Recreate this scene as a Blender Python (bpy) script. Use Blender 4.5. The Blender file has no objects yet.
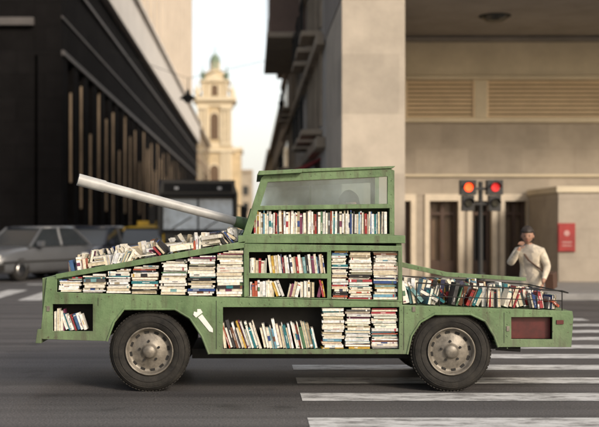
import bpy, bmesh, math, random
from mathutils import Vector, Matrix
R=random.Random(7)
F=1140.0; VX=252.0; HY=226.0; CH=1.46
scene=bpy.context.scene
def P(px,py,d):
    return ((px-VX)/F*d, CH-(py-HY)/F*d)
def T(px,py): return P(px,py,10.0)

def lin(c):
    return tuple(((x/255)/12.92 if x/255<=0.04045 else ((x/255+0.055)/1.055)**2.4) for x in c)

# ---------------------------------------------------------------- materials
def mat(name,col,rough=0.7,var=0.25,scale=3.0,bump=0.0,bscale=30,metal=0.0,col2=None,spec=0.5,stretch=(1,1,1),coat=0):
    m=bpy.data.materials.new(name); m.use_nodes=True
    nt=m.node_tree; b=nt.nodes['Principled BSDF']
    b.inputs['Roughness'].default_value=rough; b.inputs['Metallic'].default_value=metal
    b.inputs['Specular IOR Level'].default_value=spec
    if coat: b.inputs['Coat Weight'].default_value=coat
    tc=nt.nodes.new('ShaderNodeTexCoord'); mp=nt.nodes.new('ShaderNodeMapping')
    mp.inputs['Scale'].default_value=stretch
    nt.links.new(tc.outputs['Object'],mp.inputs['Vector'])
    n=nt.nodes.new('ShaderNodeTexNoise'); n.inputs['Scale'].default_value=scale; n.inputs['Detail'].default_value=5
    n.inputs['Roughness'].default_value=0.65
    nt.links.new(mp.outputs['Vector'],n.inputs['Vector'])
    r=nt.nodes.new('ShaderNodeValToRGB')
    r.color_ramp.elements[0].position=0.3; r.color_ramp.elements[1].position=0.7
    c2=col2 if col2 else tuple(min(1,c*(1+var*0.6)) for c in col)
    r.color_ramp.elements[0].color=(*[c*(1-var) for c in col],1)
    r.color_ramp.elements[1].color=(*c2,1)
    nt.links.new(n.outputs['Fac'],r.inputs['Fac']); nt.links.new(r.outputs['Color'],b.inputs['Base Color'])
    if bump>0:
        n2=nt.nodes.new('ShaderNodeTexNoise'); n2.inputs['Scale'].default_value=bscale; n2.inputs['Detail'].default_value=3
        nt.links.new(tc.outputs['Object'],n2.inputs['Vector'])
        bp=nt.nodes.new('ShaderNodeBump'); bp.inputs['Strength'].default_value=bump; bp.inputs['Distance'].default_value=0.02
        nt.links.new(n2.outputs['Fac'],bp.inputs['Height']); nt.links.new(bp.outputs['Normal'],b.inputs['Normal'])
    return m

def stone_mat(name,col,mortar,bw=1.0,bh=0.5,rough=0.75,var=0.2,msize=0.012,spec=.5):
    m=mat(name,col,rough,var,1.3,0.15,12,spec=spec)
    nt=m.node_tree; b=nt.nodes['Principled BSDF']
    src=b.inputs['Base Color'].links[0].from_socket
    tc=nt.nodes.new('ShaderNodeTexCoord'); s=nt.nodes.new('ShaderNodeSeparateXYZ'); c=nt.nodes.new('ShaderNodeCombineXYZ')
    a=nt.nodes.new('ShaderNodeMath'); a.operation='ADD'
    nt.links.new(tc.outputs['Object'],s.inputs[0]); nt.links.new(s.outputs[0],a.inputs[0]); nt.links.new(s.outputs[1],a.inputs[1])
    nt.links.new(a.outputs[0],c.inputs[0]); nt.links.new(s.outputs[2],c.inputs[1])
    br=nt.nodes.new('ShaderNodeTexBrick'); br.inputs['Scale'].default_value=1
    br.inputs['Brick Width'].default_value=bw; br.inputs['Row Height'].default_value=bh; br.inputs['Mortar Size'].default_value=msize
    br.inputs['Color1'].default_value=(1,1,1,1); br.inputs['Color2'].default_value=(0.82,0.82,0.82,1)
    k=[mortar[i]/max(col[i],1e-3) for i in range(3)]
    br.inputs['Mortar'].default_value=(*k,1)
    nt.links.new(c.outputs[0],br.inputs['Vector'])
    mx=nt.nodes.new('ShaderNodeMix'); mx.data_type='RGBA'; mx.blend_type='MULTIPLY'; mx.inputs[0].default_value=1
    nt.links.new(src,mx.inputs[6]); nt.links.new(br.outputs['Color'],mx.inputs[7])
    nt.links.new(mx.outputs[2],b.inputs['Base Color'])
    return m

def green_mat():
    m=mat('tank_green_paint',(0.112,0.19,0.085),0.5,0.28,4,0.12,60,spec=0.4,col2=(0.172,0.262,0.128))
    nt=m.node_tree; b=nt.nodes['Principled BSDF']; src=b.inputs['Base Color'].links[0].from_socket
    tc=nt.nodes.new('ShaderNodeTexCoord')
    mp=nt.nodes.new('ShaderNodeMapping'); mp.inputs['Scale'].default_value=(14,14,2.2); nt.links.new(tc.outputs['Object'],mp.inputs[0])
    n=nt.nodes.new('ShaderNodeTexNoise'); n.inputs['Scale'].default_value=1.5; n.inputs['Detail'].default_value=8; nt.links.new(mp.outputs[0],n.inputs['Vector'])
    r=nt.nodes.new('ShaderNodeValToRGB'); r.color_ramp.elements[0].position=0.50; r.color_ramp.elements[1].position=0.72
    r.color_ramp.elements[0].color=(0,0,0,1); r.color_ramp.elements[1].color=(0.7,0.7,0.7,1)
    nt.links.new(n.outputs['Fac'],r.inputs[0])
    mx=nt.nodes.new('ShaderNodeMix'); mx.data_type='RGBA'; nt.links.new(r.outputs[0],mx.inputs[0]); nt.links.new(src,mx.inputs[6])
    mx.inputs[7].default_value=(0.075,0.075,0.045,1)
    s=nt.nodes.new('ShaderNodeSeparateXYZ'); nt.links.new(tc.outputs['Object'],s.inputs[0])
    mr=nt.nodes.new('ShaderNodeMapRange'); mr.inputs[1].default_value=0.30; mr.inputs[2].default_value=0.70; mr.inputs[3].default_value=0.95; mr.inputs[4].default_value=0
    nt.links.new(s.outputs[2],mr.inputs[0])
    ml=nt.nodes.new('ShaderNodeMath'); ml.operation='MULTIPLY'; nt.links.new(mr.outputs[0],ml.inputs[0]); nt.links.new(n.outputs['Fac'],ml.inputs[1])
    m4=nt.nodes.new('ShaderNodeMix'); m4.data_type='RGBA'; nt.links.new(ml.outputs[0],m4.inputs[0]); nt.links.new(mx.outputs[2],m4.inputs[6]); m4.inputs[7].default_value=(0.10,0.09,0.075,1)
    n3=nt.nodes.new('ShaderNodeTexNoise'); n3.inputs['Scale'].default_value=28; n3.inputs['Detail'].default_value=6; nt.links.new(tc.outputs['Object'],n3.inputs['Vector'])
    r3=nt.nodes.new('ShaderNodeValToRGB'); r3.color_ramp.elements[0].position=.67; r3.color_ramp.elements[0].color=(0,0,0,1); r3.color_ramp.elements[1].position=.70; r3.color_ramp.elements[1].color=(.8,.8,.8,1)
    nt.links.new(n3.outputs['Fac'],r3.inputs[0])
    m5=nt.nodes.new('ShaderNodeMix'); m5.data_type='RGBA'; nt.links.new(r3.outputs[0],m5.inputs[0]); nt.links.new(m4.outputs[2],m5.inputs[6]); m5.inputs[7].default_value=(0.06,0.045,0.03,1)
    nt.links.new(m5.outputs[2],b.inputs['Base Color'])
    return m

def attr_mat():
    m=bpy.data.materials.new('book_covers'); m.use_nodes=True; nt=m.node_tree; b=nt.nodes['Principled BSDF']
    a=nt.nodes.new('ShaderNodeAttribute'); a.attribute_name='Col'
    tc=nt.nodes.new('ShaderNodeTexCoord'); n=nt.nodes.new('ShaderNodeTexNoise'); n.inputs['Scale'].default_value=45; n.inputs['Detail'].default_value=5
    nt.links.new(tc.outputs['Object'],n.inputs['Vector'])
    r=nt.nodes.new('ShaderNodeValToRGB'); r.color_ramp.elements[0].position=0.3; r.color_ramp.elements[1].position=0.65
    r.color_ramp.elements[0].color=(0.6,0.57,0.5,1); r.color_ramp.elements[1].color=(1,1,1,1)
    nt.links.new(n.outputs['Fac'],r.inputs[0])
    mx=nt.nodes.new('ShaderNodeMix'); mx.data_type='RGBA'; mx.blend_type='MULTIPLY'; mx.inputs[0].default_value=0.8
    nt.links.new(a.outputs['Color'],mx.inputs[6]); nt.links.new(r.outputs[0],mx.inputs[7]); nt.links.new(mx.outputs[2],b.inputs['Base Color'])
    b.inputs['Roughness'].default_value=0.5
    return m

def glass_mat(name,tint=(0.75,0.8,0.78),gl=0.2,dust=0.15):
    m=bpy.data.materials.new(name); m.use_nodes=True; nt=m.node_tree; nt.nodes.clear()
    o=nt.nodes.new('ShaderNodeOutputMaterial'); t=nt.nodes.new('ShaderNodeBsdfTransparent'); t.inputs[0].default_value=(*tint,1)
    g=nt.nodes.new('ShaderNodeBsdfGlossy'); g.inputs['Roughness'].default_value=0.05
    d=nt.nodes.new('ShaderNodeBsdfDiffuse'); d.inputs[0].default_value=(0.52,0.62,0.64,1)  # dust film, its blue tone standing in for a bluish reflection
    n=nt.nodes.new('ShaderNodeTexNoise'); n.inputs['Scale'].default_value=3; n.inputs['Detail'].default_value=5
    tc=nt.nodes.new('ShaderNodeTexCoord'); nt.links.new(tc.outputs['Object'],n.inputs['Vector'])
    mm=nt.nodes.new('ShaderNodeMapRange'); mm.inputs[1].default_value=.35; mm.inputs[2].default_value=.65; mm.inputs[3].default_value=dust*.5; mm.inputs[4].default_value=dust*1.6; nt.links.new(n.outputs['Fac'],mm.inputs[0])
    m1=nt.nodes.new('ShaderNodeMixShader'); nt.links.new(mm.outputs[0],m1.inputs[0]); nt.links.new(t.outputs[0],m1.inputs[1]); nt.links.new(d.outputs[0],m1.inputs[2])
    m2=nt.nodes.new('ShaderNodeMixShader'); m2.inputs[0].default_value=gl; nt.links.new(m1.outputs[0],m2.inputs[1]); nt.links.new(g.outputs[0],m2.inputs[2])
    nt.links.new(m2.outputs[0],o.inputs[0]); return m

def emis(name,col,s):
    m=bpy.data.materials.new(name); m.use_nodes=True; b=m.node_tree.nodes['Principled BSDF']
    b.inputs['Base Color'].default_value=(*col,1); b.inputs['Emission Color'].default_value=(*col,1); b.inputs['Emission Strength'].default_value=s
    return m

M_green=green_mat(); M_book=attr_mat()
M_dark=mat('dark_interior',(0.02,0.02,0.018),0.9,0.3)
M_under=mat('underbody_black',(0.015,0.014,0.013),0.8,0.4,8)
M_rub=mat('tyre_rubber',(0.016,0.0155,0.015),0.8,0.35,9,0.2,50,col2=(0.034,0.031,0.027),spec=.3)
M_rim=mat('steel_rim_dusty',(0.20,0.18,0.15),0.45,0.5,14,0.1,40,metal=0.3)
M_barrel=mat('barrel_grey_paint',(0.42,0.42,0.41),0.4,0.25,5,0.05,40)
M_white=mat('white_paint',(0.75,0.75,0.72),0.5,0.1,10)
M_glass=glass_mat('window_plexiglass',(0.84,0.90,0.91),0.09,0.13)
M_dglass=mat('dark_glass',(0.03,0.036,0.042),0.08,0.2,0.5,spec=0.8)
M_chrome=mat('worn_chrome',(0.5,0.5,0.5),0.25,0.2,8,metal=1)
M_redbox=mat('dark_red_box',(0.09,0.012,0.012),0.4,0.5,7)
M_tan=mat('tan_stone',(0.38,0.31,0.23),0.8,0.2,1.2,0.1,10)

# ---------------------------------------------------------------- mesh builder
class MB:
    def __init__(s): s.v=[];s.f=[];s.m=[];s.c=[];s.sm=[]
    def add(s,vs,fs,mi=0,col=(1,1,1),smooth=False):
        o=len(s.v); s.v+= [tuple(v) for v in vs]; s.c+=[col]*len(vs)
        for f in fs: s.f.append(tuple(i+o for i in f)); s.m.append(mi); s.sm.append(smooth)
    def box(s,x0,x1,y0,y1,z0,z1,mi=0,M=None,col=(1,1,1)):
        vs=[Vector((x,y,z)) for z in (z0,z1) for y in (y0,y1) for x in (x0,x1)]
        if M is not None: vs=[M@v for v in vs]
        s.add(vs,[(0,2,3,1),(4,5,7,6),(0,1,5,4),(2,6,7,3),(0,4,6,2),(1,3,7,5)],mi,col)
    def prism(s,poly,y0,y1,mi=0):
        n=len(poly); vs=[(x,y0,z) for x,z in poly]+[(x,y1,z) for x,z in poly]
        fs=[tuple(range(n)),tuple(range(2*n-1,n-1,-1))]+[(i,i+n,(i+1)%n+n,(i+1)%n) for i in range(n)]
        s.add(vs,fs,mi)
    def cyl(s,a,b,r0,r1,n=16,mi=0,cap=True,smooth=True):
        a=Vector(a);b=Vector(b);d=(b-a).normalized(); u=d.orthogonal().normalized(); w=d.cross(u)
        vs=[]; 
        for p,r in((a,r0),(b,r1)):
            for i in range(n):
                t=2*math.pi*i/n; vs.append(p+u*math.cos(t)*r+w*math.sin(t)*r)
        s.add(vs,[(i,(i+1)%n,(i+1)%n+n,i+n) for i in range(n)],mi,smooth=smooth)
        if cap:
            s.add(vs,[tuple(range(n-1,-1,-1)),tuple(range(n,2*n))],mi)
    def lathe(s,prof,c,axis='y',n=40,mi=0,smooth=True,sx=1):
        vs=[];k=len(prof)
        for i in range(n):
            t=2*math.pi*i/n; ct,st=math.cos(t),math.sin(t)
            for r,h in prof:
                if axis=='y': vs.append((c[0]+r*ct,c[1]+h,c[2]+r*st))
                else: vs.append((c[0]+r*ct,c[1]+r*st,c[2]+h))
        fs=[(i*k+j,((i+1)%n)*k+j,((i+1)%n)*k+j+1,i*k+j+1) for i in range(n) for j in range(k-1)]
        s.add(vs,fs,mi,smooth=smooth)
    def sphere(s,c,r,mi=0,n=12,sc=(1,1,1)):
        vs=[];m=n//2+1
        for j in range(m+1):
            p=math.pi*j/m
            for i in range(n):
                t=2*math.pi*i/n
                vs.append((c[0]+r*sc[0]*math.sin(p)*math.cos(t),c[1]+r*sc[1]*math.sin(p)*math.sin(t),c[2]+r*sc[2]*math.cos(p)))
        s.add(vs,[(j*n+i,(j+1)*n+i,(j+1)*n+(i+1)%n,j*n+(i+1)%n) for j in range(m) for i in range(n)],mi,smooth=True)
    def build(s,name,mats,parent=None,bevel=0,col=False,M=None):
        me=bpy.data.meshes.new(name); me.from_pydata(s.v,[],s.f)
        for m in mats: me.materials.append(m)
        me.polygons.foreach_set('material_index',s.m); me.polygons.foreach_set('use_smooth',s.sm)
        if col:
            ca=me.color_attributes.new('Col','FLOAT_COLOR','POINT')
            ca.data.foreach_set('color',[x for c in s.c for x in (*c,1)])
        bm=bmesh.new(); bm.from_mesh(me); bmesh.ops.recalc_face_normals(bm,faces=bm.faces); bm.to_mesh(me); bm.free()
        me.update()
        o=bpy.data.objects.new(name,me); scene.collection.objects.link(o)
        if M is not None: o.matrix_world=M
        if parent: o.parent=parent
        if bevel:
            b=o.modifiers.new('bevel','BEVEL'); b.width=bevel; b.segments=2; b.limit_method='ANGLE'
        return o
def empty(name,loc=(0,0,0)):
    e=bpy.data.objects.new(name,None); e.empty_display_size=0.3; e.location=loc; scene.collection.objects.link(e); return e

def panel(name,outline,holes,y,th,m,parent,bev=0.003,fn=T):
    cu=bpy.data.curves.new(name,'CURVE'); cu.dimensions='2D'; cu.fill_mode='BOTH'; cu.extrude=th/2-bev; cu.bevel_depth=bev; cu.bevel_resolution=1; cu.offset=-bev
    for poly in [outline]+holes:
        sp=cu.splines.new('POLY'); sp.points.add(len(poly)-1); sp.use_cyclic_u=True
        for i,p in enumerate(poly):
            x,z=fn(*p); sp.points[i].co=(x,z,0,1)
    o=bpy.data.objects.new(name+'_c',cu); scene.collection.objects.link(o)
    dg=bpy.context.evaluated_depsgraph_get(); me=bpy.data.meshes.new_from_object(o.evaluated_get(dg))
    bpy.data.objects.remove(o)
    me.transform(Matrix.Translation((0,y,0))@Matrix.Rotation(math.pi/2,4,'X'))
    me.materials.clear(); me.materials.append(m)
    ob=bpy.data.objects.new(name,me); scene.collection.objects.link(ob); ob.parent=parent
    return ob
def rect(x0,y0,x1,y1): return [(x0,y0),(x1,y0),(x1,y1),(x0,y1)]

# ================================================================= BOOK TANK
tank=empty('book_covered_tank_car',(1,10.8,0))
def par(o,p=tank):
    o.parent=p; o.matrix_parent_inverse=Matrix.Translation(p.location).inverted(); return o
YN=10.0; YFAR=11.72
low=[(47,277),(57,277),(57,292),(150,295),(245,297.5),(402,302),(402,305),(480,308),(572,311),(573,318),(571,347),(498,347),(494,336),(485,321),(470,314),(434,314),(420,322),(411,336),(407,354),(300,354),(209,354),(202,336),(190,318),(175,309),(124,309),(114,322),(107,341),(40,339)]
holes=[rect(53,304,93,331),rect(223,307,399,349),rect(511,317,552,339)]
par(panel('side_panel_lower',low,holes,YN,0.024,M_green,tank))
par(panel('side_panel_lower_far',low,[],YFAR,0.024,M_green,tank))
rail=[(56,279),(56,274),(245,241),(245,247.5)]
par(panel('hood_rail',rail,[],YN,0.03,M_green,tank)); par(panel('hood_rail_far',rail,[],YFAR,0.03,M_green,tank))
cab=[(244,243.5),(402,246),(402,301.5),(244,297)]
par(panel('cab_shelf_frame',cab,[[(249,252),(327,252),(327,273.5),(249,273)],[(249,278),(327,278.5),(327,298),(249,296.5)],[(331,250.5),(398,251),(398,300),(331,298.5)]],YN,0.03,M_green,tank))
par(panel('cab_frame_far',cab,[],YFAR,0.03,M_green,tank))
tur=[(242,237),(261.5,177),(265,173.5),(392,168),(396,170),(396,237)]
th=[[(251,234),(258,210),(391,208),(391,234)],[(260.5,205.5),(268,181.5),(389,176),(389,203.5)]]
par(panel('turret_frame',tur,th,10.12,0.03,M_green,tank)); par(panel('turret_frame_far',tur,[[(260.5,205.5),(268,181.5),(389,176),(389,203.5)]],11.55,0.03,M_green,tank))
g=MB()
def tb(mb,x0,y0,x1,y1,ya,yb,mi=0):
    a=T(x0,y1);b=T(x1,y0); mb.box(a[0],b[0],ya,yb,a[1],b[1],mi)
def tp(mb,pts,ya,yb,mi=0): mb.prism([T(*p) for p in pts],ya,yb,mi)
tb(g,238,235.5,405,243.2,9.985,11.73)
tp(g,[(257,175),(259,170.5),(302,169),(302,172.5)],10.04,11.6)
tp(g,[(264,173.4),(394,167.8),(397,165.4),(300,168.2),(264,170.4)],10.09,11.58)
tp(g,[(57,277),(244,243.8),(244,246),(57,279.5)],10.02,11.7)
tb(g,42,278,47,338,10.014,11.7)
tp(g,[(38,329),(42,329),(42,343),(36,343)],9.97,11.75)
tp(g,[(58,292.3),(245,297.8),(402,302.2),(402,305.4),(245,301),(58,296.5)],10.014,11.7)
tp(g,[(402,305.2),(572,311.2),(572,314.5),(402,308.6)],10.014,11.7)
tb(g,567,312,571.5,346,10.014,11.7)
tb(g,498,343,571,346.5,10.014,11.7)
tb(g,44,334.5,107,338.5,10.014,11.7)
tp(g,[(208,349.5),(406,349.5),(406,353.5),(208,353.5)],10.014,11.7)
tb(g,396.4,243.4,402,262,10.02,11.7)
tp(g,[(400,262),(476,279),(566,285),(566,289),(474,284),(400,268)],11.45,11.5)
tp(g,[(240,297),(246,297),(246,246),(240,246)],10.02,10.24)
par(g.build('body_plates',[M_green],None,0.004))
g=MB()
def lip(pts):
    for p,q in zip(pts,pts[1:]):
        a=T(*p);b=T(*q); g.cyl((a[0],YN-.012,a[1]),(b[0],YN-.012,b[1]),.011,.011,8)
lip([(107,341),(114,322),(124,309),(175,309),(190,318),(202,336),(209,354)])
lip([(407,354),(411,336),(420,322),(434,314),(470,314),(485,321),(494,336),(498,347)])
par(g.build('wheel_arch_lips',[M_green]))
g=MB()
for (x0,y0,x1,y1) in [(216,300.5,216.6,349),(403.2,306,403.8,350),(503.5,312.5,504,343),(98,297.5,98.5,306),(330,303.8,330.5,306.5)]: tb(g,x0,y0,x1,y1,YN-.0128,YN-.0118)
for (x,y) in [(412,306.5),(506,326),(47,306)]: tb(g,x,y,x+3,y+5,YN-.020,YN-.012,1)
tb(g,556,320,563,324,YN-.022,YN-.012,2)
par(g.build('seams_and_latches',[M_under,M_rim,M_redbox]))
g=MB()
tp(g,[(60,281),(240,249),(240,294),(60,291)],10.22,11.5)
tb(g,249,246,398,298,10.22,11.5)
tb(g,215,306,404,352,10.23,11.5)
tb(g,48,306,98,334,10.22,11.5)
tp(g,[(98,303),(215,304),(215,345),(196,330),(178,318),(120,318),(106,334),(98,334)],10.32,11.4)
tp(g,[(404,312),(500,312),(500,344),(490,330),(470,318),(434,318),(418,330),(404,345)],10.32,11.4)
tb(g,500,315,565,342,10.3,11.5)
tb(g,190,353,420,363,10.35,11.4); tb(g,486,345,520,352,10.25,11.2)
par(g.build('dark_core',[M_under]))
g=MB(); tb(g,511,317,552,339,10.06,10.08); par(g.build('rear_red_panel',[M_redbox]))
g=MB()
a=T(498,349);g.cyl((a[0],10.1,a[1]),(T(522,351)[0],10.06,a[1]-.01),0.022,0.022,12)
g.cyl((T(452,0)[0],10.2,.36),(T(452,0)[0],11.5,.36),.045,.045)
g.cyl((T(150,0)[0],10.2,.36),(T(150,0)[0],11.5,.36),.045,.045)
par(g.build('axles_and_exhaust',[M_under]))
g=MB(); tp(g,[(259,206.5),(267,180.5),(390,175),(390,204.5)],10.117,10.123); tp(g,[(259,206.5),(267,180.5),(390,175),(390,204.5)],11.547,11.553)
par(g.build('turret_glass',[M_glass]))
g=MB(); tb(g,250,208,391,235.4,10.34,10.36); tb(g,256,206.5,391,208.5,10.14,10.34)
for px in (318,): tb(g,px,178,px+2.2,206,11.5,11.53)
par(g.build('turret_shelf',[M_green]))
g=MB(); tp(g,[(242,236.5),(247,236.5),(265,179),(262,178)],10.14,10.3); tp(g,[(242,236.5),(247,236.5),(265,179),(262,178)],11.3,11.53); tp(g,[(242,236.5),(246,236.5),(253,210),(250,209)],10.3,11.3)
tb(g,391,170,395.5,208,10.14,10.3); tb(g,391,170,395.5,208,11.3,11.53); tb(g,391,208,395.5,236,10.14,11.53)
par(g.build('turret_end_plates',[M_green]))
g=MB()
def B(px,py,y): x,z=P(px,py,y); return Vector((x,y,z))
tip=B(78,179.5,10.45); root=B(242,223,10.8); d=(root-tip)
g.cyl(tip+d*0.012,root,0.050,0.040,24); g.cyl(tip,tip+d*0.16,0.056,0.055,24,cap=True)
g.cyl(tip-d*0.002,tip+d*0.004,0.038,0.038,20,mi=1)
g.cyl(tip+d*0.955,tip+d*1.02,0.05,0.06,24,mi=2)
par(g.build('gun_barrel',[M_barrel,M_under,M_green]))
g=MB()
def rotpoly(c,ang,pts): 
    ca,sa=math.cos(ang),math.sin(ang); return [(c[0]+x*ca-y*sa,c[1]+x*sa+y*ca) for x,y in pts]
an=math.radians(52)
tp(g,rotpoly((205,322),an,[(-8,-2.6),(10,-2.2),(13,0),(10,2.2),(-8,2.6)]),9.983,9.986)
tp(g,rotpoly((205,322),an,[(-9,-4.2),(-13,-4.6),(-15,-2),(-12.5,0),(-15,2),(-13,4.6),(-9,4.2)]),9.983,9.986)
par(g.build('painted_emblem',[M_white]))
g=MB()
def rv(px,py,y=YN-0.013):
    x,z=T(px,py); g.cyl((x,y,z),(x,y-0.005,z),0.005,0.0035,8)
for x in range(62,244,20): rv(x,298+ (x-62)*0.026,YN-0.012)
for x in range(250,400,20): rv(x,304-0.3+(x-250)*0.002,YN-0.012)
for x in range(410,568,20): rv(x,309.5+(x-410)*0.03,YN-0.012)
for x in range(226,400,20): rv(x,351.5,YN-0.012)
for y in range(310,350,12): rv(220,y,YN-0.012); rv(401.5,y,YN-0.012); rv(507,y+2,YN-0.012)
for y in range(180,235,14): rv(393,y,10.105)
for x in range(272,390,20): rv(x,177.3-(x-268)*0.045,10.105)
par(g.build('rivets',[M_green]))
g=MB()
def wire(pts,r=0.006):
    for p,q in zip(pts,pts[1:]): g.cyl(p,q,r,r,8)
def W(px,py,y=10.03): x,z=T(px,py); return (x,y,z)
wire([W(417,283),W(488,287),W(563,291),W(569,293)]); wire([W(417,296),W(563,301)],0.004)
for x in (417,440,464,488,513,538,563): wire([W(x,283+(x-417)*0.055),W(x,308+(x-417)*0.02)],0.005)
wire([W(569,293),W(569,293,11.5),W(417,283,11.5)])
par(g.build('rear_wire_basket',[M_under]))
def wheel(cx,cy,cz,side=-1,name='wheel'):
    g=MB(); r=0.352
    s=1 if side<0 else -1
    prof=[(0.205,0.02),(0.235,-0.008),(0.30,-0.012),(0.332,0.002),(r,0.03),(r+0.002,0.10),(r,0.17),(0.33,0.195),(0.235,0.205),(0.205,0.19)]
    g.lathe([(a,h*s) for a,h in prof],(cx,cy,cz),n=64,mi=0)
    rim=[(0.207,0.006),(0.212,-0.006),(0.200,-0.006),(0.192,0.03),(0.168,0.05),(0.15,0.045),(0.10,0.028),(0.075,0.02),(0.062,0.012),(0.058,-0.008),(0.045,-0.02),(0.0,-0.024)]
    g.lathe([(a,h*s) for a,h in rim],(cx,cy,cz),n=64,mi=1)
    g.lathe([(0.155,0.05*s),(0.20,0.19*s)],(cx,cy,cz),n=32,mi=2)
    for i in range(12):
        t=2*math.pi*(i+.3)/12; p=Vector((cx+0.168*math.cos(t),cy,cz+0.168*math.sin(t)))
        Mx=Matrix.Translation((p.x,cy+0.044*s,p.z))@Matrix.Rotation(-t,4,'Y')
        g.box(-0.012,0.012,-0.003,0.003,-0.020,0.020,2,Mx)
    for i in range(5):
        t=2*math.pi*i/5+.4; x=cx+0.088*math.cos(t); z=cz+0.088*math.sin(t)
        g.cyl((x,cy+0.026*s,z),(x,cy+0.008*s,z),0.012,0.011,6,2,smooth=False)
    g.lathe([(0.262,-0.0125*s),(0.264,-0.016*s),(0.268,-0.016*s),(0.270,-0.0125*s)],(cx,cy,cz),n=64,mi=0)
    g.lathe([(0.314,-0.008*s),(0.316,-0.0115*s),(0.320,-0.010*s),(0.322,-0.005*s)],(cx,cy,cz),n=64,mi=0)
    for i in range(72):
        t=2*math.pi*i/72
        Mx=Matrix.Translation((cx,cy,cz))@Matrix.Rotation(-t,4,'Y')
        g.box(r-0.004,r+0.004,min(.02*s,.18*s),max(.02*s,.18*s),-0.010,0.010,0,Mx)
    return par(g.build(name,[M_rub,M_rim,M_under]))
for px in (149,452):
    x=(px-VX)/114.0
    wheel(x,10.03,0.356,-1,'wheel'); wheel(x,11.70,0.356,1,'wheel')

# ---------------------------------------------------------------- books
WH=[(236,235,230),(228,224,214),(242,241,238),(218,212,198),(232,233,236),(206,206,204),(236,230,216),(222,226,232)]
CO=[(40,70,130),(150,30,32),(30,110,120),(30,30,34),(190,155,60),(70,110,80),(110,70,48),(100,150,175),(170,80,55),(50,52,80),(110,50,80),(80,80,80),(160,148,124),(60,95,140),(160,50,60),(110,155,160),(25,25,28),(60,60,62)]
WH=[lin(c) for c in WH]; CO=[lin(c) for c in CO]
PAGE=[lin(c) for c in [(228,220,200),(214,203,178),(236,231,216),(198,186,158),(240,237,230)]]
def bcol(pw):
    return R.choice(WH) if R.random()<pw else R.choice(CO)
def book(mb,M,t,h,w,pw=0.55,page=False):
    c=bcol(pw)
    if page:
        pc=R.choice(PAGE); cv=0.0018
        mb.box(0,cv,0,w,0,h,0,M,c); mb.box(t-cv,t,0,w,0,h,0,M,c); mb.box(cv,t-cv,0.004,w-0.002,0.003,h-0.003,0,M,pc)
    else:
        mb.box(0,t,0,w,0,h,0,M,c)
        dark=sum(c)/3<0.3
        k=R.random()
        lc=R.choice(WH) if dark else R.choice(CO)
        if t>0.009:
            if k<0.5:
                a=R.uniform(0.1,0.5); b=a+R.uniform(0.15,0.35); e=t*R.uniform(0.34,0.44)
                mb.box(e,t-e,-0.0007,0,h*a,h*b,0,M,lc)
            if k>0.5:
                a=R.choice([0.06,0.8,0.86]); mb.box(t*0.04,t*0.96,-0.0008,0,h*a,h*(a+R.uniform(0.03,0.08)),0,M,R.choice(CO+WH))
            if k>0.88:
                mb.box(t*0.02,t*0.98,-0.0006,0,h*0.35,h*0.6,0,M,R.choice(CO))
def pile(mb,x0,x1,z0,topf,y,pw=0.7,tm=(0.010,0.034)):
    z=z0; w=x1-x0
    def put(x,h,t,z):
        yf=y+R.uniform(0,0.03)
        M=Matrix.Translation((x,yf,z+t))@Matrix.Rotation(R.gauss(0,0.03),4,'Z')@Matrix.Rotation(R.gauss(0,0.008),4,'Y')@Matrix.Rotation(math.pi/2,4,'Y')
        book(mb,M,t-0.0008,h,0.15,pw,R.random()<0.35)
    miss=0
    while miss<4:
        t=R.uniform(*tm); h=w*R.uniform(0.80,0.99); x=x0+R.uniform(0,w-h)
        if z+t>min(topf(x),topf(x+h)): miss+=1; continue
        put(x,h,t,z); z+=t
    for fr in (.74,.55,.4):
        for _ in range(4):
            t=R.uniform(.009,.018); h=w*fr
            if z+t<min(topf(x1-h),topf(x1)): put(x1-h-.003,h,t,z); z+=t
def row(mb,x0,x1,zf,y,hr=(0.15,0.2),tm=(0.008,0.028),pw=0.5,lean=0.0,pagep=0.25,jy=0.02,gap=0.0):
    x=x0; L=lean
    while x<x1:
        if gap and R.random()<gap: L=R.uniform(-0.35,0.35); x+=0.02
        t=R.uniform(*tm); h=R.uniform(*hr)
        if x+t>x1: break
        ang=L+R.gauss(0,0.012)
        M=Matrix.Translation((x,y+R.uniform(0,jy),zf(x)+(t*abs(math.sin(ang)) )))@Matrix.Rotation(ang,4,'Y')
        book(mb,M,t,h,0.13,pw,R.random()<pagep); x+=t/max(0.5,math.cos(ang))+0.0008
bk=MB()
railz=lambda x: (T(57,279.5)[1] + (x-T(57,0)[0])*(T(245,247.5)[1]-T(57,279.5)[1])/(T(245,0)[0]-T(57,0)[0])) -0.002
deckz=lambda x: T(57,292)[1]+(x-T(57,0)[0])*(T(245,297.5)[1]-T(57,292)[1])/(T(245,0)[0]-T(57,0)[0])+0.002
xs=[58,82.5,106,131,159,187.5,216,244]
for a,b in zip(xs,xs[1:]):
    xa=T(a,0)[0]+0.001; xb=T(b,0)[0]-0.001
    pile(bk,xa,xb,deckz(xa)+0.001,railz,9.985,0.66,(.009,.030))
for a,b in zip([331.5,348.5,373,398],[348.5,373,398]):
    xa=T(a,0)[0]+0.001; xb=T(b,0)[0]-0.001; top=T(0,251)[1]
    pile(bk,xa,xb,T(0,299.5)[1],lambda x:top,10.0,0.62,(0.008,0.026))
for a,b in zip([321.5,345,371,398.5],[345,371,398.5]):
    xa=T(a,0)[0]+0.001; xb=T(b,0)[0]-0.001; top=T(0,308)[1]
    pile(bk,xa,xb,T(0,349)[1],lambda x:top,10.0,0.56,(0.008,0.026))
X=lambda p:T(p,0)[0]; Z=lambda p:T(0,p)[1]
row(bk,X(250),X(268),lambda x:Z(273.5),10.0,(0.11,0.14),pw=0.7)
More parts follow.
